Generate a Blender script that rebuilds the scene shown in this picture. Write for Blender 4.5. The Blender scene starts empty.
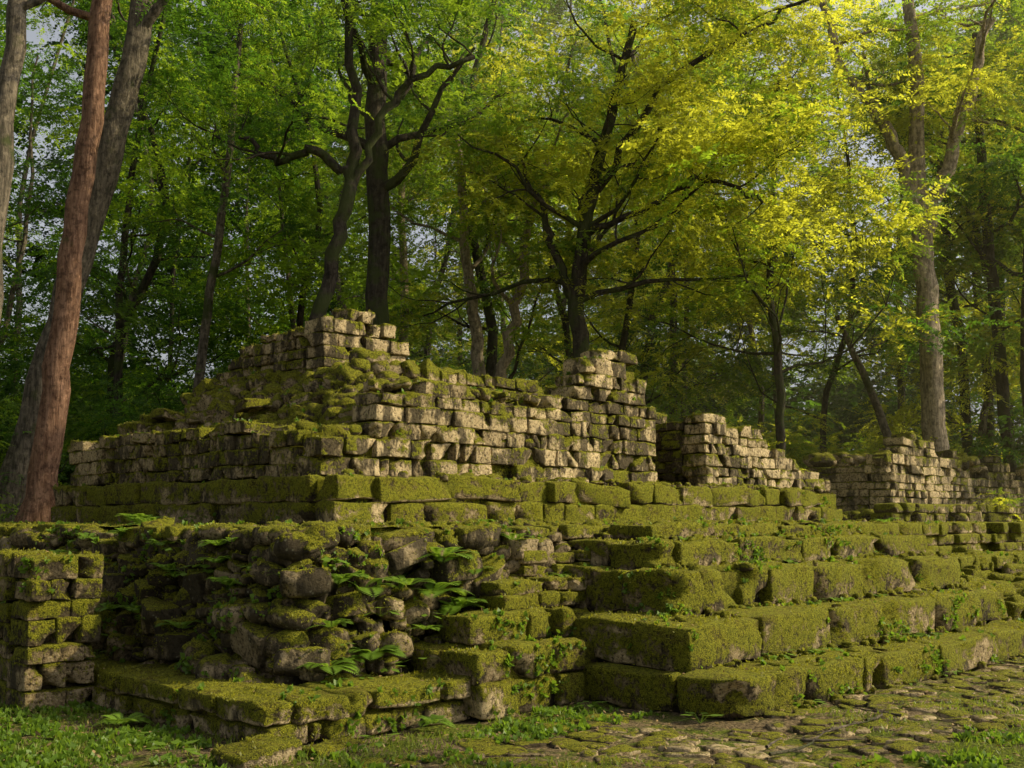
import bpy, math, random
import numpy as np
from mathutils import Vector
from mathutils.bvhtree import BVHTree
rng=np.random.default_rng(7); random.seed(7)
S=math.sqrt(.5)
scene=bpy.context.scene
U=rng.uniform
# ---------------------------------------------------------------- helpers
def to_world(V):
    V=np.asarray(V,float); O=V.copy()
    O[...,0]=(V[...,0]-V[...,1])*S; O[...,1]=(V[...,0]+V[...,1])*S
    return O
class MB:
    def __init__(s): s.V=[];s.F=[];s.C=[];s.n=0
    def add(s,V,F,col=(.5,.5,.5)):
        V=np.asarray(V,float);F=np.asarray(F,int)
        s.V.append(V);s.F.append(F+s.n);s.n+=len(V)
        c=np.asarray(col,float)
        if c.ndim==1: c=np.tile(c,(len(V),1))
        s.C.append(c)
    def arrays(s): return np.concatenate(s.V),np.concatenate(s.F),np.concatenate(s.C)
def mesh_from(name,V,F,C,mat,smooth=True):
    me=bpy.data.meshes.new(name)
    n=len(V);m=len(F)
    me.vertices.add(n);me.vertices.foreach_set('co',V.astype(np.float32).ravel())
    me.loops.add(m*4);me.loops.foreach_set('vertex_index',F.astype(np.int32).ravel())
    me.polygons.add(m);me.polygons.foreach_set('loop_start',(np.arange(m)*4).astype(np.int32))
    me.update(calc_edges=True)
    if C is not None:
        ca=me.color_attributes.new('col','FLOAT_COLOR','POINT')
        cc=np.ones((n,4),np.float32);cc[:,:3]=C
        ca.data.foreach_set('color',cc.ravel())
    me.polygons.foreach_set('use_smooth',np.full(m,smooth))
    me.materials.append(mat)
    return me
def obj(name,me,parent=None,loc=(0,0,0)):
    o=bpy.data.objects.new(name,me);scene.collection.objects.link(o);o.location=loc
    if parent: o.parent=parent
    return o
def empty(name,loc=(0,0,0)):
    o=bpy.data.objects.new(name,None);scene.collection.objects.link(o);o.location=loc;o.empty_display_size=.2
    return o
def mb_obj(name,mb,mat,parent=None,uv=True,smooth=True):
    V,F,C=mb.arrays()
    if uv: V=to_world(V)
    return obj(name,mesh_from(name,V,F,C,mat,smooth),parent)
def wn(x,y,s=1.0,seed=0):
    r=np.random.default_rng(seed+100);o=0
    for i in range(6):
        a=r.uniform(0,6.28);f=s*(1+.75*i);o=o+np.sin((x*math.cos(a)+y*math.sin(a))*f+r.uniform(0,6.28))/(1+.5*i)
    return o/3.0
def sstep(x,a,b):
    t=np.clip((x-a)/(b-a),0,1);return t*t*(3-2*t)
# ---------------------------------------------------------------- materials
def newmat(name):
    m=bpy.data.materials.new(name);m.use_nodes=True;nt=m.node_tree;nt.nodes.clear()
    return m,nt
class NT:
    def __init__(s,nt): s.nt=nt
    def n(s,t,**k):
        nd=s.nt.nodes.new(t)
        for a,b in k.items():
            if a=='ins':
                for i,val in b.items():
                    if hasattr(val,'is_output') : s.nt.links.new(val,nd.inputs[i])
                    else: nd.inputs[i].default_value=val
            else: setattr(nd,a,b)
        return nd
    def noise(s,vec,sc,det=6,rough=.6):
        return s.n('ShaderNodeTexNoise',ins={'Vector':vec,'Scale':sc,'Detail':det,'Roughness':rough}).outputs['Fac']
    def math(s,op,a,b=0.0,c=0.0):
        return s.n('ShaderNodeMath',operation=op,ins={0:a,1:b,2:c}).outputs[0]
    def mr(s,v,a,b,c=0.,d=1.):
        return s.n('ShaderNodeMapRange',interpolation_type='SMOOTHSTEP',ins={0:v,1:a,2:b,3:c,4:d}).outputs[0]
    def mix(s,f,a,b,bt='MIX'):
        nd=s.n('ShaderNodeMix',data_type='RGBA',blend_type=bt)
        for i,val in ((0,f),(6,a),(7,b)):
            if hasattr(val,'is_output'): s.nt.links.new(val,nd.inputs[i])
            elif i and len(val)==3: nd.inputs[i].default_value=(*val,1)
            else: nd.inputs[i].default_value=val
        return nd.outputs[2]
def stone_mat(name,mossy=0.0,pale=1.0,blk=.0):
    m,nt=newmat(name);N=NT(nt)
    geo=N.n('ShaderNodeNewGeometry');P=geo.outputs['Position']
    att=N.n('ShaderNodeAttribute',attribute_name='col')
    sep=N.n('ShaderNodeSeparateColor',ins={0:att.outputs['Color']})
    r,g,b=sep.outputs[0],sep.outputs[1],sep.outputs[2]
    mp=N.n('ShaderNodeMapping',ins={'Vector':P});mp.inputs['Scale'].default_value=(1,1,.35)
    n1=N.noise(P,.9,4);n2=N.noise(P,5,8,.65);n3=N.noise(P,26,8,.7);n4=N.noise(P,90,4,.7)
    ns=N.noise(mp.outputs[0],4.5,6,.65)
    sc=lambda c:tuple(x*pale for x in c)
    base=N.mix(r,sc((.22,.155,.075)),sc((.66,.50,.27)))
    base=N.mix(N.mr(n2,.45,.7,0,.8),base,sc((.34,.255,.13)))
    base=N.mix(N.mr(n3,.42,.75,0,.7),base,sc((.70,.57,.34)))
    base=N.mix(N.mr(n3,.50,.36,0,.95),base,(.026,.021,.013))
    dark=N.mr(N.math('ADD',n1,N.math('MULTIPLY',ns,1.1)),1.02-blk,1.15-blk)
    base=N.mix(N.math('MULTIPLY',dark,.85),base,(.03,.024,.014))
    vor=N.n('ShaderNodeTexVoronoi',ins={'Vector':P,'Scale':17.0}).outputs['Distance']
    lich=N.math('MULTIPLY',N.mr(vor,.28,.18),N.mr(n2,.5,.62))
    base=N.mix(N.math('MULTIPLY',lich,.45),base,(.45,.42,.27))
    up=N.n('ShaderNodeSeparateXYZ',ins={0:geo.outputs['Normal']}).outputs[2]
    mm=N.math('ADD',N.math('MULTIPLY',up,.62),N.math('MULTIPLY',n1,.8))
    mm=N.math('ADD',mm,N.math('MULTIPLY',n2,1.3))
    mm=N.math('ADD',mm,N.math('MULTIPLY',n3,.8))
    mm=N.math('ADD',mm,N.math('MULTIPLY',g,.5))
    mask=N.mr(mm,1.78-mossy,1.98-mossy)
    mcol=N.mix(N.mr(n3,.36,.60),(.026,.028,.004),(.27,.27,.018))
    mcol=N.mix(N.mr(n2,.4,.7,0,.5),mcol,(.12,.15,.012))
    mcol=N.mix(N.mr(n2,.50,.34,0,.75),mcol,(.08,.055,.015))
    mcol=N.mix(N.mr(n4,.45,.68,0,.8),mcol,(.46,.42,.03))
    mcol=N.mix(N.mr(n4,.46,.36,0,.9),mcol,(.014,.015,.004))
    colr=N.mix(mask,base,mcol)
    h=N.math('ADD',N.math('MULTIPLY',n2,.5),N.math('MULTIPLY',n3,.6))
    h=N.math('ADD',h,N.math('MULTIPLY',n4,N.math('ADD',N.math('MULTIPLY',mask,.7),.18)))
    bump=N.n('ShaderNodeBump',ins={'Strength':1.0,'Distance':.08,'Height':h})
    bs=N.n('ShaderNodeBsdfPrincipled',ins={'Base Color':colr,'Roughness':.95,'Normal':bump.outputs[0]})
    bs.inputs['Specular IOR Level'].default_value=.15
    out=N.n('ShaderNodeOutputMaterial',ins={0:bs.outputs[0]})
    return m
def soil_mat(name):
    m,nt=newmat(name);N=NT(nt)
    P=N.n('ShaderNodeNewGeometry').outputs['Position']
    n1=N.noise(P,.5,4);n2=N.noise(P,4,8,.65);n3=N.noise(P,35,8,.7)
    c=N.mix(N.mr(n3,.35,.7),(.045,.032,.016),(.32,.235,.125))
    c=N.mix(N.mr(N.math('ADD',n1,N.math('MULTIPLY',n2,.7)),.76,.93),c,N.mix(N.mr(n3,.35,.65),(.022,.035,.005),(.18,.21,.022)))
    bump=N.n('ShaderNodeBump',ins={'Strength':1.,'Distance':.06,'Height':N.math('ADD',n2,n3)})
    bs=N.n('ShaderNodeBsdfPrincipled',ins={'Base Color':c,'Roughness':.95,'Normal':bump.outputs[0]})
    bs.inputs['Specular IOR Level'].default_value=.1
    N.n('ShaderNodeOutputMaterial',ins={0:bs.outputs[0]})
    return m
def leaf_mat(name,c1,c2,tc,tr=.5):
    m,nt=newmat(name);N=NT(nt)
    att=N.n('ShaderNodeAttribute',attribute_name='col')
    oi=N.n('ShaderNodeObjectInfo').outputs['Random']
    sep=N.n('ShaderNodeSeparateColor',ins={0:att.outputs['Color']})
    f=N.math('ADD',N.math('MULTIPLY',sep.outputs[0],.55),N.math('MULTIPLY',oi,.45))
    c=N.mix(f,c1,c2);t=N.mix(f,tuple(x*.5 for x in tc),tc)
    bs=N.n('ShaderNodeBsdfPrincipled',ins={'Base Color':c,'Roughness':.5})
    bs.inputs['Specular IOR Level'].default_value=.3
    tl=N.n('ShaderNodeBsdfTranslucent',ins={'Color':t})
    mx=N.n('ShaderNodeMixShader',ins={0:tr,1:bs.outputs[0],2:tl.outputs[0]})
    N.n('ShaderNodeOutputMaterial',ins={0:mx.outputs[0]})
    return m
def bark_mat(name,a,b,moss=.2):
    m,nt=newmat(name);N=NT(nt)
    P=N.n('ShaderNodeNewGeometry').outputs['Position']
    mp=N.n('ShaderNodeMapping',ins={'Vector':P});mp.inputs['Scale'].default_value=(1,1,.18)
    n1=N.noise(mp.outputs[0],14,8,.7);n2=N.noise(P,1.6,5);n3=N.noise(P,9,5)
    c=N.mix(N.mr(n1,.35,.65),a,b)
    c=N.mix(N.mr(n3,.55,.7,0,.5),c,tuple(min(1,x*1.7) for x in b))
    c=N.mix(N.mr(n3,.48,.36,0,.6),c,tuple(x*.4 for x in a))
    c=N.mix(N.mr(n2,.62-moss*.4,.75-moss*.4,0,.8),c,(.05,.065,.015))
    bump=N.n('ShaderNodeBump',ins={'Strength':1.,'Distance':.1,'Height':n1})
    bs=N.n('ShaderNodeBsdfPrincipled',ins={'Base Color':c,'Roughness':.9,'Normal':bump.outputs[0]})
    bs.inputs['Specular IOR Level'].default_value=.15
    N.n('ShaderNodeOutputMaterial',ins={0:bs.outputs[0]})
    return m
M_stone=stone_mat('mossy_stone',.42,.95,.03)
M_wall=stone_mat('wall_stone',.17,1.0,.03)
M_rub=stone_mat('rubble_stone',.12,.6,.07)
M_flag=stone_mat('flag_stone',.0,.85)
M_soil=soil_mat('soil')
M_core=stone_mat('earth_core',.3,.3,.15)
M_moss=leaf_mat('moss_leaf',(.06,.07,.008),(.27,.26,.022),(.50,.48,.03),.4)
M_weed=leaf_mat('weed_leaf',(.05,.11,.01),(.14,.22,.02),(.32,.50,.03),.4)
M_fern=leaf_mat('fern_leaf',(.08,.15,.015),(.16,.26,.025),(.40,.60,.05),.4)
M_grass=leaf_mat('grass_blade',(.06,.10,.01),(.19,.22,.03),(.36,.46,.03),.4)
M_litter=leaf_mat('dead_leaf',(.10,.06,.025),(.42,.29,.12),(.2,.12,.04),.2)
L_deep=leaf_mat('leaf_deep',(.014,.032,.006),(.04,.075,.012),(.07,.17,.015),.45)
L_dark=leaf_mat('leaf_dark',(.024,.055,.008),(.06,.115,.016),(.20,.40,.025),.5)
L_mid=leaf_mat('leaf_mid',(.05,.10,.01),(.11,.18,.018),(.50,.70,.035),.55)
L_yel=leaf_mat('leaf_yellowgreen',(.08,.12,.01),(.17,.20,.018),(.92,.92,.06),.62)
B_grey=bark_mat('bark_grey',(.06,.05,.035),(.19,.155,.11))
B_red=bark_mat('bark_red',(.11,.055,.032),(.28,.16,.10),.0)
B_dark=bark_mat('bark_dark',(.02,.017,.013),(.07,.055,.04),.4)
B_pale=bark_mat('bark_pale',(.18,.14,.09),(.48,.38,.26),.0)
# ---------------------------------------------------------------- stones
def cube_template(n):
    d={};V=[];F=[]
    def vid(p):
        k=tuple(p)
        if k not in d: d[k]=len(V);V.append(p)
        return d[k]
    for ax in range(3):
        for sgn in (0,n):
            for i in range(n):
                for j in range(n):
                    q=[]
                    for a,b in ((0,0),(1,0),(1,1),(0,1)):
                        p=[0,0,0];p[ax]=sgn;p[(ax+1)%3]=i+a;p[(ax+2)%3]=j+b;q.append(vid(p))
                    F.append(q if sgn>0 else q[::-1])
    return np.array(V),np.array(F)
NT_=6
TI,TF=cube_template(NT_)
gg=np.tan(np.linspace(-1,1,NT_+1)*.78)/math.tan(.78)
TV=gg[TI]
def sup(k):
    r=(np.abs(TV)**k).sum(1)**(1/k);return TV/r[:,None]
SUP={k:sup(k) for k in (2.4,3.2)}
DIR=TV/np.linalg.norm(TV,axis=1)[:,None]
def rbox(half,r):
    G=[]
    for h in half:
        rr_=min(r,h*.45);c=h-rr_
        G.append(np.array([-h,-c-.35*rr_,-c*.55,0,c*.55,c+.35*rr_,h]))
    p=np.stack([G[a][TI[:,a]] for a in range(3)],1)
    q=np.stack([np.clip(p[:,a],-(half[a]-min(r,half[a]*.45)),half[a]-min(r,half[a]*.45)) for a in range(3)],1)
    d=p-q;ln=np.linalg.norm(d,axis=1,keepdims=True)
    return q+d/np.maximum(ln,1e-9)*np.minimum(ln,np.minimum(r,half.min()*.45))
def stone(mb,c,half,k=9,rz=0,tilt=.02,amp=.012,col=None):
    half=np.array(half,float)
    v=rbox(half,.017 if k>=9 else .036)*1.0 if k>=6 else SUP[k]*half
    D=U(-1,1,(3,5))*np.array([8,14,24,40,60]);ph=U(0,6.28,5);A=np.array([1,.8,.5,.4,.3])*amp
    v=v+DIR*((np.sin(v@D+ph))@A)[:,None]
    for _ in range(2):
        if random.random()<.55:
            cn=np.array([random.choice((-1,1)) for _ in range(3)])*half*np.array([1,1,U(-1,1) if random.random()<.4 else 1])
            w=np.clip(1-np.linalg.norm((v-cn)/ (half.min()*U(.9,2.0)),axis=1),0,1)
            v=v-np.sign(cn)*w[:,None]*half.min()*.6
    a,b=random.gauss(0,tilt),random.gauss(0,tilt)
    ca,sa=math.cos(rz),math.sin(rz)
    R=np.array([[ca,-sa,0],[sa,ca,0],[0,0,1]])@np.array([[1,0,b],[0,1,-a],[-b,a,1]])
    v=v@R.T+np.array(c)
    if col is None: col=(U(0,1),U(-.0,.35),0)
    mb.add(v,TF,col)
def wall(mb,a,b,z0,z1,depth,ch=.18,bl=.36,topf=None,off=.018,k=9,skip=.0,moss=0.,bright=(0,1),amp=.009,vary=(.4,1.5),tl=.014,gap=.006,ragged=.02):  # bright: stone tone range; sunward walls painted lighter, shaded sides darker
    a=np.array(a,float);b=np.array(b,float);L=np.linalg.norm(b-a);d=(b-a)/L;nin=np.array([-d[1],d[0]])
    ang=math.atan2(d[1],d[0])
    n=max(1,round((z1-z0)/ch));hs=U(.75,1.25,n);hs=hs/hs.sum()*(z1-z0);z=z0
    ph=U(0,6,2)
    for h in hs:
        s=0
        while s<L-.02:
            l=bl*U(*vary)
            if L-(s+l)<bl*.4: l=L-s
            mid=s+l/2
            if (topf is None or z+h*.5<topf(mid)+random.gauss(0,ragged)) and random.random()>skip:
                dep=depth*U(.93,1.0)
                bow=.02*math.sin(mid*1.3+ph[0])+.012*math.sin(mid*3.1+z*4+ph[1])
                c=a+d*mid+nin*(dep/2+random.gauss(0,off)+bow)
                istop=topf is not None and z+h*1.5>topf(mid)
                br_=U(*bright(mid)) if callable(bright) else U(*bright)
                stone(mb,(c[0],c[1],z+h/2+random.gauss(0,.003)+.008*math.sin(mid*1.7+ph[1])),(l/2-U(.0,gap),dep/2,h/2-U(.0,gap*.8)),k,ang+random.gauss(0,.07 if istop else .02),tl*(3 if istop else 1),amp*(1.4 if istop else 1),
                      (br_,U(0,.3)+moss+(.15 if istop else 0),0))
            s+=l
        z+=h
def box(mb,u0,u1,v0,v1,z0,z1,col=(.1,.3,0)):
    V=[(u0,v0,z0),(u1,v0,z0),(u1,v1,z0),(u0,v1,z0),(u0,v0,z1),(u1,v0,z1),(u1,v1,z1),(u0,v1,z1)]
    mb.add(V,[(0,3,2,1),(4,5,6,7),(0,1,5,4),(1,2,6,5),(2,3,7,6),(3,0,4,7)],col)
def patch(mb,u0,u1,v0,v1,zf,res,col=(.3,.3,0),jit=.0):
    nu=max(2,int((u1-u0)/res));nv=max(2,int((v1-v0)/res))
    uu,vv=np.meshgrid(np.linspace(u0,u1,nu+1),np.linspace(v0,v1,nv+1),indexing='ij')
    zz=zf(uu,vv)+U(-jit,jit,uu.shape)
    V=np.stack([uu,vv,zz],-1).reshape(-1,3);i=np.arange(nu)[:,None]*(nv+1)+np.arange(nv)[None]
    i=i.ravel();mb.add(V,np.stack([i,i+nv+1,i+nv+2,i+1],1),col)
# ================================================================ PLATFORM
plat=empty('stepped_stone_platform')
st=MB();core=MB()
steps=[(0,.34,5.32,7.95,18.5),(.34,.75,5.92,8.15,15.35),(.75,1.17,6.5,8.75,15.3),(1.17,1.45,7.05,9.15,15.5),(1.45,1.62,7.6,9.8,14.9)]
for i,(zb,zt,v0,uL,uR) in enumerate(steps):
    wall(st,(uL,v0),(uR,v0),zb,zt,.66,ch=.6,bl=.95,off=.008,moss=.06,k=6,amp=.020,vary=(.35,1.6),tl=.008,gap=.0,bright=(0,.8))
    wall(st,(uL,8.3),(uL,v0+.66),zb,zt,.66,ch=.6,bl=.7,off=.008,moss=.03,k=6,amp=.020,tl=.008,gap=.0,bright=(0,.7))
    box(core,uL+.08,uR-.06,v0+.12,8.6,zb-.05,zt-.035)
    for _ in range(40):
        u=U(uL+.1,uR-.1);stone(st,(u,v0-U(-.02,.05),zb+.02),(U(.03,.08),U(.02,.05),U(.02,.05)),3.2,U(0,3),.15,.01)
    for _ in range(9):
        stone(st,(U(uL+.3,uR-.2),v0+U(.1,.5),zt+.01),(U(.04,.1),U(.04,.09),U(.02,.045)),3.2,U(0,3),.1)
for i in range(70):
    u=U(15.3,19.5);v=U(5.9,8.2);zz=.34+max(0,(v-5.9))*.35
    stone(st,(u,v,min(1.3,zz)),(U(.1,.3),U(.1,.25),U(.08,.16)),random.choice((3.2,6)),U(0,3),.15,.015)
wall(st,(15.3,6.6),(26,6.7),.3,.7,.7,bl=.45,moss=.25,off=.05,k=6,skip=.08)
wall(st,(15.3,7.3),(26,7.3),.7,1.1,.7,bl=.45,moss=.25,off=.05,k=6,skip=.08)
wall(st,(14.9,8.0),(32,8.0),1.1,1.62,.6,bl=.45,moss=.25,off=.05,k=6,skip=.04)
box(core,15.2,26,6.8,8.2,-.1,.62);box(core,15.2,26,7.5,8.3,-.1,1.02);box(core,14.8,33,8.2,9.2,0,1.52)
wall(st,(6.55,6.95),(7.95,6.95),0,.56,.5,bl=.4,ch=.27,moss=.0,k=6,off=.02,amp=.015)
wall(st,(6.55,8.0),(6.55,7.4),0,.56,.5,bl=.34,ch=.27,moss=.1,k=6,off=.02,amp=.015)
wall(st,(6.85,7.36),(8.3,7.36),.56,.82,.5,bl=.5,ch=.26,moss=.15,k=6,off=.03,amp=.015)
wall(st,(7.5,7.65),(9.0,7.65),.82,1.1,.5,bl=.4,ch=.14,moss=.2,k=6,off=.04,skip=.1)
wall(st,(8.2,7.95),(9.8,7.95),1.1,1.36,.5,bl=.35,ch=.13,moss=.2,k=6,off=.04,skip=.1)
box(core,6.65,8.4,7.05,8.4,-.1,.52);box(core,7.0,8.6,7.5,8.4,.4,.78)
wall(st,(4.59,7.07),(6.62,7.07),0,.17,.8,bl=.36,ch=.17,moss=-.1,k=6,off=.02)
wall(st,(4.56,7.04),(6.62,7.04),.17,.34,.8,bl=.6,ch=.17,moss=.05,k=6,off=.012,gap=.002,amp=.014)
wall(st,(4.59,10.0),(4.59,7.86),0,.17,.75,bl=.36,ch=.17,moss=-.05,k=6,off=.02)
wall(st,(4.56,10.0),(4.56,7.84),.17,.34,.75,bl=.6,ch=.17,moss=.08,k=6,off=.012,gap=.002,amp=.014)
box(core,4.7,6.8,7.15,8.3,-.1,.3);box(core,4.66,5.6,7.2,12,-.1,.3)
stone(st,(4.35,6.85,.05),(.26,.18,.08),6,.1,.05);stone(st,(4.9,6.75,.02),(.24,.13,.06),6,.1,.05)
wall(st,(3.95,10.0),(4.62,10.0),0,1.36,.4,bl=.34,ch=.2,moss=-.3,bright=(.0,.3))
wall(st,(3.95,11.3),(3.95,10.4),0,1.38,.45,bl=.32,ch=.2,moss=-.2,bright=(.0,.3))
wall(st,(4.2,12.6),(4.2,11.3),0,1.0,.45,bl=.32,ch=.2,moss=.1,skip=.05)
box(core,4.1,4.55,10.15,11.2,-.1,1.25)
wall(st,(5.15,24),(5.15,12.4),0,1.3,.5,bl=.38,ch=.2,moss=.1,k=6)
wall(st,(5.62,24),(5.62,8.5),1.46,1.61,.45,bl=.5,ch=.17,moss=.2,off=.06,k=6,skip=.1,tl=.03)
wall(st,(5.75,8.32),(10.0,8.28),1.46,1.61,.45,bl=.4,ch=.17,moss=.2,off=.06,k=6,skip=.1,tl=.03)
rub=MB()
def rub_path(s):
    if s<7.4: return np.array([5.18,15.8-s]),np.array([1,0])
    if s<8.3:
        t=(s-7.4)/.9*math.pi/2;return np.array([5.18+.57*(1-math.cos(t)),8.4-.57*math.sin(t)]),np.array([math.cos(t),math.sin(t)])
    return np.array([5.75+(s-8.3),7.83]),np.array([0,1])
TOT=8.3+4.1
for j in range(12):
    t=j/11.
    s=U(0,.1)
    while s<TOT:
        big=U(.055,.11) if random.random()<.8 else U(.12,.2)
        p,n=rub_path(min(s+big,TOT))
        z=.22+1.26*t+random.gauss(0,.035)
        q=p+n*(.5*t+random.gauss(0,.06)+.0)
        stone(rub,(q[0],q[1],z),(big*U(.9,1.4),big*U(.9,1.2),big*U(.5,.85)),random.choice((2.4,3.2,3.2,6,6)),math.atan2(n[1],n[0])+1.57+random.gauss(0,.35),.22,.015,
              (U(0,1)**1.5,U(-.35,.35),0))
        s+=big*1.85
cs=np.linspace(0,TOT,120);ct=np.linspace(0,1,14)
V=[];
for a_ in cs:
    p,n=rub_path(a_)
    for t in ct:
        q=p+n*(.5*t+.12+.03*math.sin(a_*9+t*7));V.append((q[0],q[1],.1+1.4*t))
i=(np.arange(119)[:,None]*14+np.arange(13)[None]).ravel()
core.add(V,np.stack([i,i+14,i+15,i+1],1),(.0,-.5,0))
def ztop(u,v): return 1.60+.035*wn(u,v,2.2,3)
patch(core,5.8,33,8.4,26,ztop,.16,(.3,.5,0),.012)
for _ in range(320):
    u=U(5.9,19);v=U(8.5,10.3);sz=U(.03,.1)
    stone(rub,(u,v,1.61),(sz,sz*.9,sz*.5),3.2,U(0,3),.2,.012)
mb_obj('stair_blocks',st,M_stone,plat);mb_obj('rubble_facing',rub,M_rub,plat);mb_obj('earth_core',core,M_core,plat)
# ================================================================ BUILDING
bld=empty('ruined_stone_building')
bs=MB();bc=MB();br=MB()
pl=MB()
wall(pl,(7.5,10.4),(19.3,10.4),1.6,2.2,.46,bl=.9,ch=.3,moss=.06,k=6,topf=lambda s:2.25 if s<11.2 else 1.95,gap=.0,off=.008,amp=.014,ragged=0)
wall(pl,(7.5,18.2),(7.5,10.85),1.6,2.2,.46,bl=.9,ch=.3,moss=.0,k=6,bright=(0,.6),gap=.0,off=.008,amp=.014)  # left side of the plinth painted darker, shade put into stone tone
box(bc,7.58,19.2,10.5,18.1,1.5,2.15)
def front_top(s):
    u=7.6+s
    if u<8.55: return 2.8
    if u<11.7: return 3.36+.09*math.sin(u*4)
    if u<12.1: return 3.5
    if u<12.45: return 3.85
    if u<13.6: return 4.3 if 12.7<u<13.45 else 4.15
    if u<13.85: return 3.9
    return 3.55
wall(bs,(7.6,10.8),(14.03,10.8),2.2,4.28,.5,bl=.36,ch=.2,topf=front_top,bright=lambda s:(.0,.9) if s<3.6 else (.45,1),skip=.008,amp=.013,ragged=.05)  # stones towards the tall pier painted lighter, as if sunlit
wall(bs,(7.6,17.8),(7.6,11.3),2.2,2.95,.5,bl=.36,ch=.19,topf=lambda s:2.95 if s<5.4 else 2.8,moss=.1,bright=(0,.4),ragged=.07)  # left face painted darker to suggest shade
wall(bs,(8.35,17.4),(8.35,11.5),2.9,3.4,.5,bl=.36,ch=.18,moss=.3,topf=lambda s:3.2+.15*math.sin(s*2.1),skip=.5,off=.1,k=6,tl=.08)
wall(bs,(14.03,11.3),(14.03,12.4),2.2,3.5,.4,bl=.34)
box(bc,7.7,13.95,10.9,17.7,2.0,2.72);box(bc,8.7,13.9,11.0,12.2,2.6,3.2);box(bc,12.5,13.65,10.9,11.2,3,4.0)
box(bc,8.6,13.9,11.3,17.3,2.6,3.0)
def p2(s):
    for a,b in ((.5,3.42),(1.3,3.32),(1.9,3.2),(2.4,3.0),(2.9,2.85),(3.4,2.6),(3.9,2.45)):
        if s<a: return b
    return 2.3
wall(bs,(15.4,10.8),(19.6,10.8),2.2,3.45,.5,bl=.35,ch=.19,topf=p2,bright=(.4,1),amp=.013,ragged=.04)  # sunward face: lighter stone tone stands in for sunlight
wall(bs,(15.4,12.3),(15.4,11.3),2.2,3.55,.5,bl=.33,ch=.175,topf=lambda s:3.55 if s<.5 else 3.4,bright=(0,.4))  # doorway side painted darker, shade put into the stone tone
wall(bs,(14.0,12.9),(15.6,12.9),2.2,2.6,.4,bl=.33)
box(bc,15.5,17.3,10.95,12.2,2.1,3.0);box(bc,17.0,18.3,10.95,12.2,2.1,2.6)
wall(bs,(10.4,12.2),(13.7,12.2),3.1,3.88,.4,bl=.34,ch=.17,topf=lambda s:3.88+.03*math.sin(s*6) if s<2.3 else 3.75,moss=.15,ragged=.06)
def rt(s):
    if s<.25: return 4.62
    if s<1.0: return 4.95
    if s<1.35: return 4.75
    if s<1.6: return 4.4
    return 4.1
wall(bs,(9.5,13.5),(11.4,13.5),3.2,4.9,.5,bl=.36,ch=.19,topf=rt,bright=(.1,.9))
wall(bs,(9.5,16.6),(9.5,14.0),3.2,4.9,.5,bl=.33,ch=.175,topf=lambda s:4.4+.1*s if s>.6 else 4.1,bright=(.0,.5),moss=.1,ragged=.06)  # shade of this side painted in as a darker stone tone
box(bc,9.6,11.2,13.6,16.4,3,3.9)
def zm(u,v):
    e=np.minimum(sstep(u,8.1,9.8),sstep(v,11.0,12.8))*sstep(-v,-17.8,-16.8)
    return 2.7+1.2*e*(1-.5*sstep(u,10.2,12.5)*sstep(-v,-13,-12))+.10*wn(u,v,3.5,5)
patch(bc,7.9,13.9,11.0,17.6,zm,.12,(.3,.45,0),.02)
for _ in range(1500):
    u=U(7.8,13.8);v=U(10.95,17.5);sz=U(.05,.19)
    if u>11.5 and random.random()<.6: continue
    z=float(zm(u,v))
    stone(br,(u,v,z+sz*.1),(sz*U(.9,1.4),sz,sz*U(.5,.85)),random.choice((2.4,3.2,3.2,6)),U(0,3),.25,.014,(U(0,1),U(-.2,.5),0))
def zm2(u,v): return 3.3-.32*(u-15.4)+.06*wn(u,v,4,9)-.5*sstep(v,12,13)
patch(bc,15.6,19.2,11.0,13,lambda u,v:np.maximum(zm2(u,v),1.8),.12,(.3,.45,0),.02)
for _ in range(160):
    u=U(15.6,19.2);v=U(11.0,12.6);sz=U(.05,.14)
    stone(br,(u,v,max(2.2,float(zm2(u,v)))),(sz*1.2,sz,sz*.7),random.choice((3.2,6)),U(0,3),.25,.014)
for _ in range(90):
    u=U(7.8,19);stone(br,(u,10.6,2.22),(U(.03,.1),U(.03,.09),U(.02,.05)),3.2,U(0,3),.2,.012)
for _ in range(60):
    u=U(8.7,12.0);stone(br,(u,U(10.95,11.4),3.4),(U(.05,.14),U(.05,.12),U(.03,.08)),random.choice((3.2,6)),U(0,3),.2,.014)
mb_obj('plinth_blocks',pl,M_stone,bld)
mb_obj('wall_blocks',bs,M_wall,bld);mb_obj('mound_rubble',br,stone_mat('mound_stone',.28,.8),bld);mb_obj('earth_fill',bc,M_core,bld)
# ================================================================ RIGHT RUIN
rr=empty('ruined_stone_wall')
rs=MB();rc=MB()
wall(rs,(22.4,11.0),(31,11.0),1.6,3.6,.5,bl=.42,ch=.19,topf=lambda s:(3.5 if .8<s<2.6 else 3.0+.25*math.sin(s*2.3)),bright=(.3,1),off=.03,ragged=.06)  # lighter stone tone paints sunlight onto this front
wall(rs,(22.4,13.5),(22.4,11.5),1.6,3.0,.5,bl=.38,ch=.18,topf=lambda s:2.9,bright=(0,.5))  # darker stone tone paints shade onto the end face
wall(rs,(21.2,10.3),(31,10.3),1.6,2.0,.5,bl=.45,moss=.3,off=.05,skip=.08,k=6)
box(rc,22.5,31,11.1,13.5,1.5,2.5)
for _ in range(200):
    u=U(21.5,31);v=U(10.4,13.3);sz=U(.08,.22)
    z=2.8 if (u>22.5 and v>11) else 1.7
    if z>2: z+=.25*math.sin(u*1.7)
    stone(rs,(u,v,z),(sz*1.3,sz,sz*.6),random.choice((3.2,6)),U(0,3),.2,.02)
mb_obj('wall_blocks',rs,M_wall,rr);mb_obj('earth_fill',rc,M_core,rr)
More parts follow.
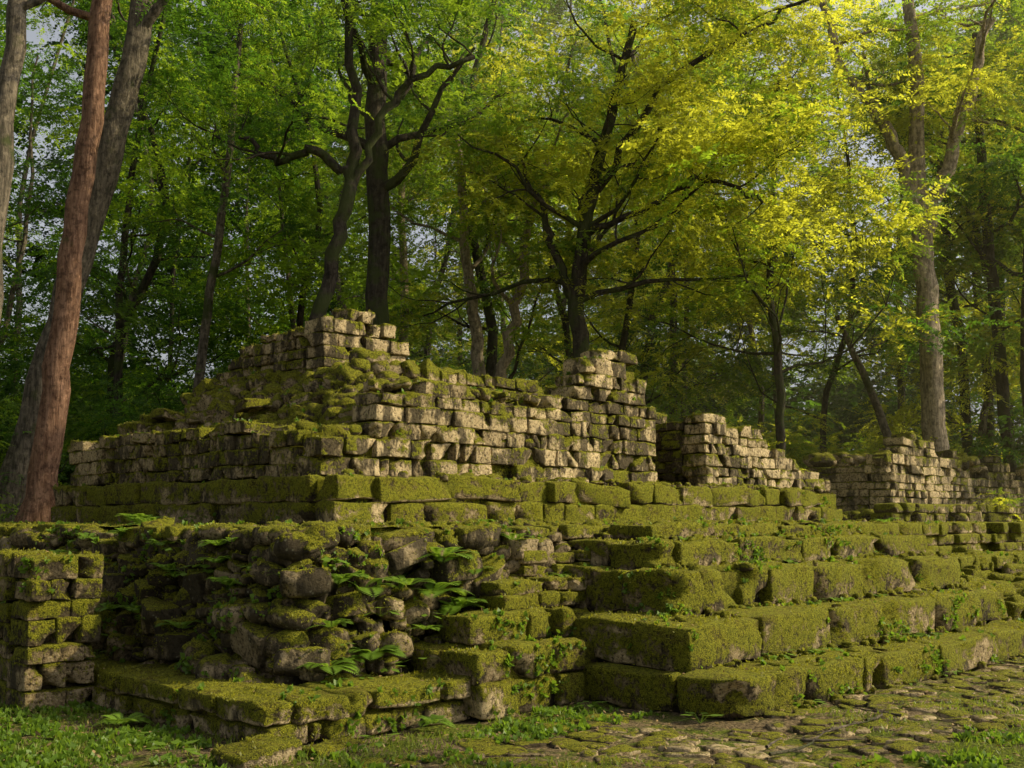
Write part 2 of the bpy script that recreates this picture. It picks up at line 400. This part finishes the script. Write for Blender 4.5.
# ================================================================ GROUND
def gz(X,Y):
    u=(X+Y)*S;v=(Y-X)*S
    z=.035*wn(X,Y,1.3,11)+.015*wn(X,Y,5,12)
    r=sstep(v,12,19)*sstep(u+v,18,30)*1.55+sstep(v+u,42,90)*3.0
    return z+r
nn=300
t=np.linspace(-1,1,nn+1);gx=np.sinh(t*5.4)/math.sinh(5.4)*320
X,Y=np.meshgrid(gx,gx+9,indexing='ij')
V=np.stack([X,Y,gz(X,Y)],-1).reshape(-1,3);i=(np.arange(nn)[:,None]*(nn+1)+np.arange(nn)[None]).ravel()
g=MB();g.add(V,np.stack([i,i+nn+1,i+nn+2,i+1],1))
mb_obj('ground',g,M_soil,uv=False)
fl=MB()
u=3.4
while u<19:
    v=3.7+.15*math.sin(u)
    vmax=5.25 if u>7.6 else 6.3
    while v<vmax:
        a_=U(.06,.21);b_=U(.06,.17)
        if random.random()<.88 and wn(np.array(u),np.array(v),1.5,21)>-.65:
            cc=np.array([u+random.gauss(0,.06),v+random.gauss(0,.03)]);w=to_world(np.array([cc[0],cc[1],0]))
            stone(fl,(cc[0],cc[1],float(gz(w[0],w[1]))-.004),(a_,b_,.028),random.choice((3.2,6)),U(0,3),.03,.01,(U(.2,1),U(-.4,.15),0))
        v+=b_*1.85
    u+=.28
mb_obj('flagstone_path',fl,M_flag)
# ================================================================ moss / weeds scattered over masonry
def leaves(mb,base,d,side,L,Wd,col):
    base=np.asarray(base);n=len(base)
    L=np.asarray(L).reshape(-1,1);Wd=np.asarray(Wd).reshape(-1,1)
    a=base;b=base+d*L*.45+side*Wd;c=base+d*L;e=base+d*L*.45-side*Wd
    V=np.stack([a,b,c,e],1).reshape(-1,3)
    mb.add(V,np.arange(n*4).reshape(-1,4),np.repeat(col,4,axis=0))
def unit(v): return v/np.maximum(1e-6,np.linalg.norm(v,axis=-1,keepdims=True))
def rcol(n): return np.stack([U(0,1,n),U(0,1,n),U(0,1,n)],1)
allV=[];allF=[];off=0
for m_ in (st,rub,core,bs,pl,br,bc,rs):
    V,F,C=m_.arrays();allV.append(to_world(V));allF.append(F+off);off+=len(V)
allV=np.concatenate(allV);allF=np.concatenate(allF)
bvh=BVHTree.FromPolygons(allV.tolist(),allF.tolist())
P0=allV[allF[:,0]];P1=allV[allF[:,1]];P2=allV[allF[:,2]];P3=allV[allF[:,3]]
nr=np.cross(P2-P0,P3-P1);ar=np.linalg.norm(nr,axis=1)/2;nr=unit(nr)
def scatter(n,minz,maxz,maxY,thr,seed,free=.12,maxh=9):
    w=ar*(nr[:,2]>minz)*(nr[:,2]<=maxz)*(P0[:,1]<maxY)*(P0[:,2]<maxh)*(P0[:,2]>-.02)*(nr[:,1]<.5)/np.maximum(P0[:,1],7)**1.0
    w=w/w.sum();idx=rng.choice(len(w),n,p=w)
    r1,r2=U(0,1,(n,1)),U(0,1,(n,1))
    p=(P0[idx]*(1-r1)+P1[idx]*r1)*(1-r2)+(P3[idx]*(1-r1)+P2[idx]*r1)*r2
    m=wn(p[:,0],p[:,1]+p[:,2]*1.7,2.6,seed)+.5*wn(p[:,0]+p[:,2],p[:,1],9,seed+1)>thr
    p=p[m];q=nr[idx][m];keep=[]
    for k in range(len(p)):
        d=Vector(q[k]*.4+np.array([0,0,1.0 if minz>.2 else .0]))
        if d.length<1e-3: d=Vector((0,0,1))
        d.normalize()
        h=bvh.ray_cast(Vector(p[k])+d*.012,d,free)
        if h[0] is None: keep.append(k)
    return p[keep],q[keep]
def tufts(mb,p,q,per,l0,l1,up=.6,wr=.35):
    n=len(p)*per
    base=np.repeat(p,per,0)+U(-.012,.012,(n,3));nn_=np.repeat(q,per,0)
    d=unit(nn_*.6+np.array([0,0,up])+U(-1,1,(n,3))*.9)
    side=unit(np.cross(d,U(-1,1,(n,3))))
    L=U(l0,l1,n)*np.repeat(U(.6,1.4,len(p)),per)
    leaves(mb,base,d,side,L,L*wr*.7,rcol(n)*.5+np.repeat(rcol(len(p)),per,0)*.5)
moss=MB()
p,q=scatter(110000,.35,1.01,20,-.15,31);tufts(moss,p,q,5,.010,.03)
p,q=scatter(75000,-.3,.35,17,.3,33,.06);tufts(moss,p,q,4,.010,.026,0)
mb_obj('moss_growth',moss,M_moss,uv=False,smooth=False)
weed=MB()
p,q=scatter(20000,.3,1.01,20,.3,41,.2);tufts(weed,p,q,7,.02,.055,.5,.6)
p,q=scatter(28000,-.3,.3,16,.40,43,.1,1.7);tufts(weed,p,q,6,.02,.05,.1,.6)
mb_obj('creeping_weeds',weed,M_weed,uv=False,smooth=False)
# ---------------------------------------------------------------- grass
gr=MB()
n=150000
gu=U(-2,20,n);gv=U(1.0,11,n)
keep=np.ones(n,bool)
pathm=(gv>3.7)&(gv<6.3)&(gu>4.5)
keep&=~((gu>4.6)&(gv>6.9));keep&=~((gu>7.9)&(gv>5.3));keep&=~((gu>6.6)&(gv>6.9))
dens=wn(gu,gv,1.4,51)+.5*wn(gu,gv,5,52)
keep&=dens>np.where(pathm,.4,-.2)
keep&=(gu+gv)*S>5.5
gu,gv=gu[keep],gv[keep];n=len(gu)
w=to_world(np.stack([gu,gv,np.zeros(n)],1));w[:,2]=gz(w[:,0],w[:,1])
d=unit(np.array([0,0,1.])+U(-1,1,(n,3))*np.array([.8,.8,.2]));side=unit(np.cross(d,U(-1,1,(n,3))))
L=U(.02,.08,n)*(1+.6*wn(gu,gv,2,53));leaves(gr,w,d,side,L,np.full(n,.0035)+L*.03,rcol(n))
mb_obj('grass',gr,M_grass,uv=False,smooth=False)
gw=MB()
n=26000;gu=U(-1,9,n);gv=U(3.,11,n)
keep=~((gu>4.6)&(gv>6.9))&~((gu>7.8)&(gv>5.3))&((wn(gu,gv,1.7,61)+.5*wn(gu,gv,6,62))>.1)&((gu+gv)*S>5.5)
keep&=~((gv>3.9)&(gv<6)&(gu>5.5))
gu,gv=gu[keep],gv[keep];n=len(gu)
w=to_world(np.stack([gu,gv,np.zeros(n)],1));w[:,2]=gz(w[:,0],w[:,1])+.01
tufts(gw,w,np.tile([0,0,1.],(n,1)),6,.02,.055,.5,.55)
mb_obj('ground_weeds',gw,M_weed,uv=False,smooth=False)
lt=MB();n=12000
gu=U(-1,18,n);gv=U(2,10,n);k_=~((gu>7.9)&(gv>5.3))&~((gu>4.5)&(gv>6.9));gu,gv=gu[k_],gv[k_];n=len(gu)
w=to_world(np.stack([gu,gv,np.zeros(n)],1));w[:,2]=gz(w[:,0],w[:,1])+U(.01,.05,n)
d=unit(U(-1,1,(n,3))*np.array([1,1,.25]));side=unit(np.cross(d,np.array([0,0,1.])+U(-.4,.4,(n,3))))
leaves(lt,w,d,side,U(.02,.06,n),U(.006,.015,n),rcol(n))
p,q=scatter(5000,.6,1.01,18,-2,71);n=len(p)
d=unit(U(-1,1,(n,3))*np.array([1,1,.25]));side=unit(np.cross(d,np.array([0,0,1.])+U(-.4,.4,(n,3))))
leaves(lt,p+np.array([0,0,.015]),d,side,U(.02,.05,n),U(.006,.013,n),rcol(n))
mb_obj('fallen_leaves',lt,M_litter,uv=False,smooth=False)
# ================================================================ TREES
def tube(mb,pts,rad,ns=10,bark=.0):
    pts=np.array(pts,float);rad=np.array(rad,float);n=len(pts)
    tg=np.gradient(pts,axis=0);tg=unit(tg)
    ref=np.array([1,0,0.]) if abs(tg[0][0])<.8 else np.array([0,1.,0])
    V=[]
    x=unit(np.cross(tg[0],ref))
    ang=np.arange(ns)/ns*2*math.pi
    ph=U(0,6.28,3)
    for i in range(n):
        x=unit(x-tg[i]*np.dot(x,tg[i]));y=np.cross(tg[i],x)
        rr_=rad[i]*(1+bark*(np.sin(ang*3+ph[0]+i*.25)+.6*np.sin(ang*5+ph[1]-i*.2)))
        V.append(pts[i]+np.outer(np.cos(ang)*rr_,x)+np.outer(np.sin(ang)*rr_,y))
    V=np.concatenate(V);F=[]
    for i in range(n-1):
        for k in range(ns):
            F.append((i*ns+k,i*ns+(k+1)%ns,(i+1)*ns+(k+1)%ns,(i+1)*ns+k))
    mb.add(V,F)
def smoothpath(P,R,m=6,wob=.0):
    P=np.array(P,float);R=np.array(R,float);n=len(P);out=[];ro=[]
    for i in range(n-1):
        p0=P[max(i-1,0)];p1=P[i];p2=P[i+1];p3=P[min(i+2,n-1)]
        for k in range(m):
            t=k/m
            out.append(.5*((2*p1)+(-p0+p2)*t+(2*p0-5*p1+4*p2-p3)*t*t+(-p0+3*p1-3*p2+p3)*t**3));ro.append(R[i]*(1-t)+R[i+1]*t)
    out.append(P[-1]);ro.append(R[-1])
    out=np.array(out)
    if wob: out[1:]+=U(-wob,wob,(len(out)-1,3))
    return out,np.array(ro)
def limb(mb,start,d,L,r,depth,tips,lift=.25):
    n=7;P=[np.array(start,float)];d=unit(np.array(d,float))
    for i in range(n):
        d=unit(d+U(-.4,.4,3)+np.array([0,0,lift*.25]));P.append(P[-1]+d*L/n)
    R=np.linspace(r,r*.25,n+1)
    tube(mb,P,R,6 if depth else 5)
    if depth==0: tips.append((P[-1],L));
    else:
        tips.append((P[-1],L*.8))
        for j in (2,3,4,5,6):
            if random.random()<.8:
                dd=unit(d*.6+U(-1,1,3)*np.array([1,1,.6]))
                limb(mb,P[j],dd,L*U(.35,.6),R[j]*.55,depth-1,tips,lift)
def make_clump(seed,mat,ns=24,R=1.25,ll=.13,lw=.028,flat=.6,stp=.055,Ls=(.35,.8)):
    r=np.random.default_rng(seed);mb=MB()
    for _ in range(ns):
        c=unit(r.normal(size=3))*r.uniform(0,.75)*R*np.array([1,1,flat])
        d=unit(unit(c)*1.0+r.normal(size=3)*.5);d[2]*=.5;d=unit(d)
        L=r.uniform(*Ls);m=int(L/stp);ts=np.linspace(.1,1,m)
        axis=c+np.outer(ts*L,d);axis[:,2]-=ts**2*L*.4
        up=unit(np.array([0,0,1.])+r.normal(size=3)*.35)
        sd=unit(np.cross(d,up))
        col0=r.uniform(0,1)
        for sg in (-1,1):
            dd=unit(d*.5+sd*sg+r.normal(size=(m,3))*.3+np.array([0,0,-.15]))
            side=unit(np.cross(dd,up+r.normal(size=(m,3))*.35))
            ln=ll*(1-.45*ts)*r.uniform(.7,1.2,m)
            leaves(mb,axis,dd,side,ln,ln*lw/ll*1.0,np.stack([np.clip(col0*.6+r.uniform(0,.4,m),0,1)]*3,1))
    V,F,C=mb.arrays()
    return mesh_from('leaf_clump',V,F,C,mat,False)
CL={}
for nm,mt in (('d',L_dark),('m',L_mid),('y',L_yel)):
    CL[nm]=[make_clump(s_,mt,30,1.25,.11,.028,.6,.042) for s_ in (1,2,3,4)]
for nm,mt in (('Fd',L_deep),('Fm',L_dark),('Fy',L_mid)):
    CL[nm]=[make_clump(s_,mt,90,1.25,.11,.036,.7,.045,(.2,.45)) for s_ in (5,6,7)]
def put(parent,pos,kind,sc):
    o=bpy.data.objects.new('leaf_spray',random.choice(CL[kind]));scene.collection.objects.link(o)
    o.parent=parent;o.location=pos;o.rotation_euler=(random.gauss(0,.25),random.gauss(0,.25),U(0,6.28));o.scale=(sc,sc,sc*U(.8,1.1))
def tree(name,path,rad,limbs,kind,bark,lscale=1.0,depth=1,crown=None,extra=None,keepf=1.0,wob=.04):
    e=empty(name);mb=MB();tips=[]
    P,R=smoothpath(path,rad,6,wob)
    R=R.copy();R[:3]*=np.array([1.6,1.3,1.1])
    tube(mb,P,R,14,.07)
    n=len(P)
    for fr,dr,L in limbs:
        i=int(fr*(n-1));limb(mb,P[i],dr,L,R[i]*.5,depth,tips)
    if crown:
        f0,cnt,Lc=crown
        for k in range(cnt):
            f=f0+(1-f0)*(k+.5)/cnt;i=int(f*(n-1));a=k*2.4+U(-.4,.4)
            limb(mb,P[i],(math.cos(a),math.sin(a),U(.1,.7)),Lc*U(.7,1.15)*(1.1-.5*(f-f0)/(1-f0)),R[i]*.42,depth,tips)
    if extra:
        for pth,rd in extra:
            a_,b_=smoothpath(pth,rd,6,.09);tube(mb,a_,b_,10,.05)
            for i in range(len(a_)//2,len(a_),3): limb(mb,a_[i],(U(-1,1),U(-1,1),U(-.1,.6)),U(1.5,2.6),b_[i]*.5,1,tips)
    V,F,C=mb.arrays()
    obj('trunk_and_limbs',mesh_from('trunk_and_limbs',V,F,C,bark),e)
    for tp,L in tips:
        if random.random()<keepf: put(e,tp,random.choice(kind),lscale*U(.75,1.25))
    return e
def at(px,Y): return (px-512)/1100*Y
tree('leaning_tree',[(at(38,20),20,1.4),(at(52,20),20,4),(at(64,20),20,7),(at(76,20),20.2,10.5),(at(90,21),20.5,15)],[.26,.23,.21,.19,.15],[(.8,(-1,.3,.5),4),(.9,(.8,.3,.5),4)],'dm',B_red)
tree('leaning_tree',[(at(8,21.5),21.5,1.4),(at(48,21.5),21.5,5),(at(88,21.5),21.5,8.5),(at(120,21.5),21.5,11.5),(at(138,22),22,16)],[.34,.29,.27,.24,.18],[(.75,(.7,0,.6),4),(.85,(-1,.1,.5),4)],'dm',B_grey)
tree('tall_tree',[(at(-22,17),17,1.4),(at(-20,17),17,6),(at(-14,17),17.2,10),(at(-10,17),17.5,14)],[.2,.17,.15,.12],[(.7,(1,.2,.5),3)],'dm',B_grey)
tree('tall_tree',[(at(376,24),24,1.6),(at(376,24),24,6),(at(374,24),24,9),(at(370,24),24,12),(at(380,24),24.3,18)],[.28,.25,.24,.22,.14],
     [(.62,(-.9,.1,.35),4.5),(.5,(1,-.1,.6),4),(.7,(.8,.3,.6),4.5)],'dm',B_dark,1.1,1,(.6,9,4))
c=22.
tree('crooked_tree',[(at(292,c),c,1.6),(at(298,c),c,3.8),(at(318,c),c,6),(at(342,c),c,8),(at(350,c),c,10),(at(335,c),c,13)],[.17,.16,.15,.14,.11,.07],
     [],'dm',B_dark,.8,1,None,[([(at(345,c),c,8.6),(at(310,c),c,9.2),(at(270,c),c,9.0),(at(235,c),c,9.6)],[.11,.09,.07,.05]),
     ([(at(342,c),c,8),(at(372,c),c,9.6),(at(410,c),c,10.8),(at(470,c),c,11.2)],[.1,.08,.07,.05])],.8,.09)
tree('slender_tree',[(at(188,26),26,1.6),(at(200,26),26,6),(at(215,26),26,9),(at(226,26),26.3,14)],[.13,.11,.1,.06],[],'dm',B_grey,1,1,(.5,5,2.6))
tree('forked_tree',[(at(484,27),27,1.8),(at(483,27),27,4.2),(at(475,27),27,6.5),(at(464,27),27,8.6),(at(455,27),27,12)],[.2,.18,.15,.12,.08],[],'m',B_pale,1,1,(.65,5,3),
     [([(at(486,27),27,4.0),(at(508,27),26.8,5.8),(at(524,27),26.6,8),(at(545,27),26.5,10.5)],[.16,.14,.12,.07])])
tree('slender_tree',[(at(400,29),29,1.6),(at(402,29),29,7),(at(396,29),29,12)],[.14,.12,.07],[],'m',B_pale,1,1,(.5,5,2.6))
c=24.
tree('yellow_green_tree',[(at(588,c),c,1.7),(at(586,c),c,4.6),(at(578,c),c,6.8),(at(600,c),c,9.5),(at(640,c),c,13)],[.23,.2,.17,.13,.08],[],'yym',B_dark,1.05,1,(.45,14,4.4),
     [([(at(580,c),c,6.2),(at(560,c),c,7.2),(at(545,c),c,8.4),(at(520,c),c,9.6)],[.12,.1,.07,.04]),
      ([(at(600,c),c,9),(at(660,c),c-1,10.9),(at(740,c),c-1.5,12.0),(at(810,c),c-1.5,12.8)],[.09,.07,.05,.03]),
      ([(at(590,c),c,8),(at(650,c),c-1,8.4),(at(700,c),c-1.5,8.8),(at(750,c),c-2,8.2)],[.08,.06,.05,.03])],1.)
c=25.
tree('yellow_green_tree',[(at(775,c),c,1.7),(at(782,c),c,4.5),(at(775,c),c,7.5),(at(790,c),c,12)],[.12,.10,.08,.04],[],'yyyym',B_dark,1.1,1,(.38,14,3.8),None,1.)
c=27.
tree('large_forked_tree',[(at(936,c),c,1.6),(at(936,c),c,4.5),(at(934,c),c,7),(at(930,c),c,9.6),(at(934,c),c,13),(at(925,c),c,17)],[.32,.28,.26,.22,.17,.12],[],'yym',B_pale,.9,1,(.86,3,3),
     [([(at(932,c),c,8.8),(at(915,c),c,10.6),(at(885,c),c,12.2),(at(850,c),c,13.6),(at(835,c),c,16)],[.2,.17,.15,.12,.08]),
      ([(at(934,c),c,8.6),(at(955,c),c,10.2),(at(985,c),c,12),(at(1012,c),c,14.5)],[.2,.18,.15,.1])],.7)
tree('slender_tree',[(at(905,28),28,1.7),(at(880,28),28,4.5),(at(840,28),28,6.9)],[.12,.1,.06],[],'m',B_grey,.8,1,(.7,3,2))
for px,Y_,r_ in ((965,31,.16),(990,32,.15),(1012,29,.18),(1040,28,.2),(905,36,.14),(670,33,.14),(685,35,.1),(755,36,.11),(785,33,.09)):
    tree('slender_tree',[(at(px,Y_),Y_,1.5),(at(px+U(-8,8),Y_),Y_,6),(at(px+U(-14,14),Y_),Y_,10),(at(px+U(-20,20),Y_),Y_,15)],[r_,r_*.85,r_*.75,r_*.4],[],
      'dmy' if px>940 else 'ym',B_dark if px>900 else B_grey,1.1,1,(.4,7,3),None,.85)
def forest_tree(x,y,kind,H,sc=1.0,kf=.85,f0=.22,LL=None):
    z=float(gz(np.array(x),np.array(y)))-.1
    r_=U(.08,.17)
    tree('forest_tree',[(x,y,z),(x+U(-.5,.5),y,z+H*.3),(x+U(-1.2,1.2),y+U(-.6,.6),z+H*.6),(x+U(-1.8,1.8),y,z+H)],[r_,r_*.85,r_*.65,r_*.25],[],kind,
        random.choice((B_grey,B_dark,B_dark)),sc,1,(f0,7,LL or U(3,4.4)),None,kf,.07)
for Rr,H,st_ in ((33,15,7.2),(41,19,6.0),(49,25,6.0)):
    for az in np.arange(-34,36,st_):
        a=math.radians(az+U(-2.5,2.5));R_=Rr+U(-2.5,2.5);x=R_*math.sin(a);y=R_*math.cos(a)
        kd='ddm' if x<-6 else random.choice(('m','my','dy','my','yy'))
        if 13<az<22 and Rr>35: continue
        forest_tree(x,y,kd,H*U(.85,1.1),1.35)
for x,y,H in ((-9.5,27,15),(-5.5,29,16),(-1,28,17),(3,31,17),(-15,27,16),(14,31,12)):
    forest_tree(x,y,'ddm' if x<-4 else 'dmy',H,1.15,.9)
for x,y,H in ((-14,10,13),(-18,20,16)):
    forest_tree(x,y,'m',H,1.0,.7)
forest_tree(12.5,6.8,'m',13.5,1.0,.8,.68,2.6)  # out-of-view tree added to throw shade on the lower-left foreground
def bush(x,y,kind,h,r):
    e=empty('forest_shrub');mb=MB();tips=[];z=float(gz(np.array(x),np.array(y)))-.05
    for k in range(7):
        a=U(0,6.28);limb(mb,(x,y,z),(math.cos(a)*.6,math.sin(a)*.6,1),h*U(.6,1),.03,1,tips,.2)
    V,F,C=mb.arrays();obj('stems',mesh_from('stems',V,F,C,B_dark),e)
    for tp,L in tips:
        if random.random()<.6: put(e,tp,random.choice(kind),r*U(.7,1.2))
for k in range(56):
    a=math.radians(-33+66*k/55+U(-.8,.8));R_=U(25,37)
    x=R_*math.sin(a);y=R_*math.cos(a)
    u_,v_=(x+y)*S,(y-x)*S
    if 5<u_<20 and v_<18.6: continue
    if u_>=20 and v_<13.8: continue
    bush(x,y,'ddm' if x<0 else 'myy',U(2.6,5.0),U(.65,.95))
for x,y in ((16,23),(18,20),(14.5,26),(12.5,26.5),(8,26),(9.5,27.5),(6,27),(11,29),(-10.5,22),(-12,19)):
    bush(x,y,'myy' if x>0 else 'dm',U(2.0,3.4),.65)
df=empty('distant_forest')
for k in range(950):
    az=U(-40,40);a=math.radians(az);R_=U(52,74);el=U(0,1)
    if wn(np.array(az*.35),np.array(el*9),1.0,90)>.42 and el>.25: continue
    if 12<az<22 and el>.5 and random.random()<.75: continue
    z=el*29
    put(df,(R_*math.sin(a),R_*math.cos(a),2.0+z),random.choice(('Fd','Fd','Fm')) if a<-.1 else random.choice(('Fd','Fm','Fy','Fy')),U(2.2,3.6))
for k in range(260):
    a=math.radians(-40+80*k/259);R_=U(44,56)
    put(df,(R_*math.sin(a),R_*math.cos(a),U(1.5,8)),'Fd' if a<0 else random.choice(('Fd','Fm')),U(2.2,3.0))
# ---------------------------------------------------------------- small plants
def fern(name,pos,n,L):
    mb=MB()
    for k in range(n):
        a=k*2.4+U(-.3,.3);d=np.array([math.cos(a),math.sin(a),U(.5,1.2)]);ts=np.linspace(.08,1,16)
        ax=np.array(pos)+np.outer(ts*L,unit(d));ax[:,2]-=ts**2*L*.55
        tg=unit(np.gradient(ax,axis=0));sd=unit(np.cross(tg,np.array([0,0,1.])))
        for sg in (-1,1):
            dd=unit(sd*sg+tg*.5);ln=L*.32*np.sin(np.clip(ts*.9+.1,0,1)*math.pi)+.01
            leaves(mb,ax,dd,tg,ln,ln*.16,rcol(16)*.5+.5)
    mb_obj(name,mb,M_fern,uv=False,smooth=False)
for (u_,v_,z_,L) in ((6.6,13.2,1.6,.55),(6.3,12.4,1.6,.4),(9.0,9.3,1.6,.3),(5.6,11.5,1.5,.35),(19,9.4,1.6,.4),(6.0,6.9,.05,.22),(4.3,8.8,.02,.3)):
    fern('fern',to_world(np.array([u_,v_,z_])),9,L)
for k in range(40):
    s_=U(3.0,12.3);t_=U(.1,.95);p_,n_=rub_path(s_);q_=p_+n_*(.5*t_-.14)
    fern('fern',to_world(np.array([q_[0],q_[1],.30+1.26*t_])),random.choice((5,7,9)),U(.16,.36)*(1.3 if s_>8.5 else 1))
for k in range(14):
    stp=steps[random.randrange(4)];fern('fern',to_world(np.array([U(stp[3]+.2,14),stp[2]+.5,stp[1]])),6,U(.12,.2))
def broadleaf(pos,n,L):
    mb=MB();pos=np.array(pos)
    for k in range(n):
        a=k*2.4+U(-.3,.3);d=unit(np.array([math.cos(a),math.sin(a),U(.3,1.3)]))
        b=pos+d*L*.5
        mb.add([pos,pos+d*L*.5+[.003,0,0],b,pos+[-.003,0,0]],[(0,1,2,3)])
        d2=unit(d+np.array([0,0,-.7]));sd_=unit(np.cross(d2,np.array([0,0,1.])))
        leaves(mb,[b],d2[None],sd_[None],[L*.7],[L*.22],rcol(1)*.4+.5)
    mb_obj('broadleaf_plant',mb,M_fern,uv=False,smooth=False)
for k in range(40):
    s_=U(3.0,12.3);t_=U(.0,.95);p_,n_=rub_path(s_);q_=p_+n_*(.5*t_-.14)
    broadleaf(to_world(np.array([q_[0],q_[1],.25+1.26*t_])),7,U(.1,.24))
for (u_,v_) in ((4.1,8.2),(4.0,7.4),(5.3,6.7),(7.0,6.6),(7.7,5.5),(3.4,9.2),(7.6,6.6)):
    broadleaf(to_world(np.array([u_,v_,.02])),7,U(.1,.2))
for k in range(24):
    stp=steps[random.randrange(4)];broadleaf(to_world(np.array([U(stp[3]+.1,14),stp[2]-.02,stp[0]+.02])),6,U(.08,.16))
fb=MB()
for base,L,a in (((6.9,4.35),1.3,.35),((7.5,4.45),.5,-.5),((7.1,4.5),.4,1.2),((8.6,4.5),.7,.5),((9.0,4.4),.5,2.0),((8.0,4.5),.6,.9)):
    w=to_world(np.array([base[0],base[1],.06]));P=[w];aa=a
    for k in range(9):
        aa+=U(-.35,.35);P.append(P[-1]+np.array([math.cos(aa),math.sin(aa),U(-.008,.008)])*L/9)
    tube(fb,P,np.linspace(.013,.004,10),6)
mb_obj('fallen_branch',fb,B_grey,uv=False)
# thin humid air hanging among the sunlit trees
hz=MB();box(hz,0,1,0,1,0,1)
V,F,C=hz.arrays();V=V*np.array([42,40,30])+np.array([-4,20,-1])
hm,nt=newmat('haze');N=NT(nt)
vs=N.n('ShaderNodeVolumeScatter',ins={'Density':.0028});vs.inputs['Color'].default_value=(1,.9,.5,1);vs.inputs['Anisotropy'].default_value=.0
N.n('ShaderNodeOutputMaterial',ins={1:vs.outputs[0]})
obj('forest_haze_air',mesh_from('forest_haze_air',V,F,None,hm,False))
# ================================================================ LIGHT / CAMERA
sd=Vector((.86,.08,.62)).normalized()
sun=bpy.data.lights.new('sun','SUN');sun.energy=5.0;sun.angle=math.radians(.53);sun.color=(1,.87,.54)
so=bpy.data.objects.new('sun',sun);scene.collection.objects.link(so);so.rotation_euler=sd.to_track_quat('Z','Y').to_euler()
w=bpy.data.worlds.new('World');scene.world=w;w.use_nodes=True;nt=w.node_tree
bg=nt.nodes['Background'];sk=nt.nodes.new('ShaderNodeTexSky');sk.sky_type='NISHITA';sk.sun_disc=False
sk.sun_elevation=math.asin(sd.z);sk.sun_rotation=math.atan2(sd.x,sd.y);sk.dust_density=5;sk.air_density=1
hs=nt.nodes.new('ShaderNodeHueSaturation');hs.inputs['Saturation'].default_value=.3;hs.inputs['Value'].default_value=1.15
nt.links.new(sk.outputs[0],hs.inputs['Color']);nt.links.new(hs.outputs[0],bg.inputs[0]);bg.inputs[1].default_value=.15
cam=bpy.data.cameras.new('camera');cam.lens=36*1100/1024;cam.sensor_width=36;cam.clip_end=1000
co=bpy.data.objects.new('camera',cam);scene.collection.objects.link(co);co.location=(0,0,1.7);co.rotation_euler=(math.radians(90+6.95),0,0)
scene.camera=co
scene.view_settings.view_transform='Standard';scene.view_settings.look='None';scene.view_settings.exposure=0
print('OBJ',len(bpy.data.objects),'moss',moss.n)
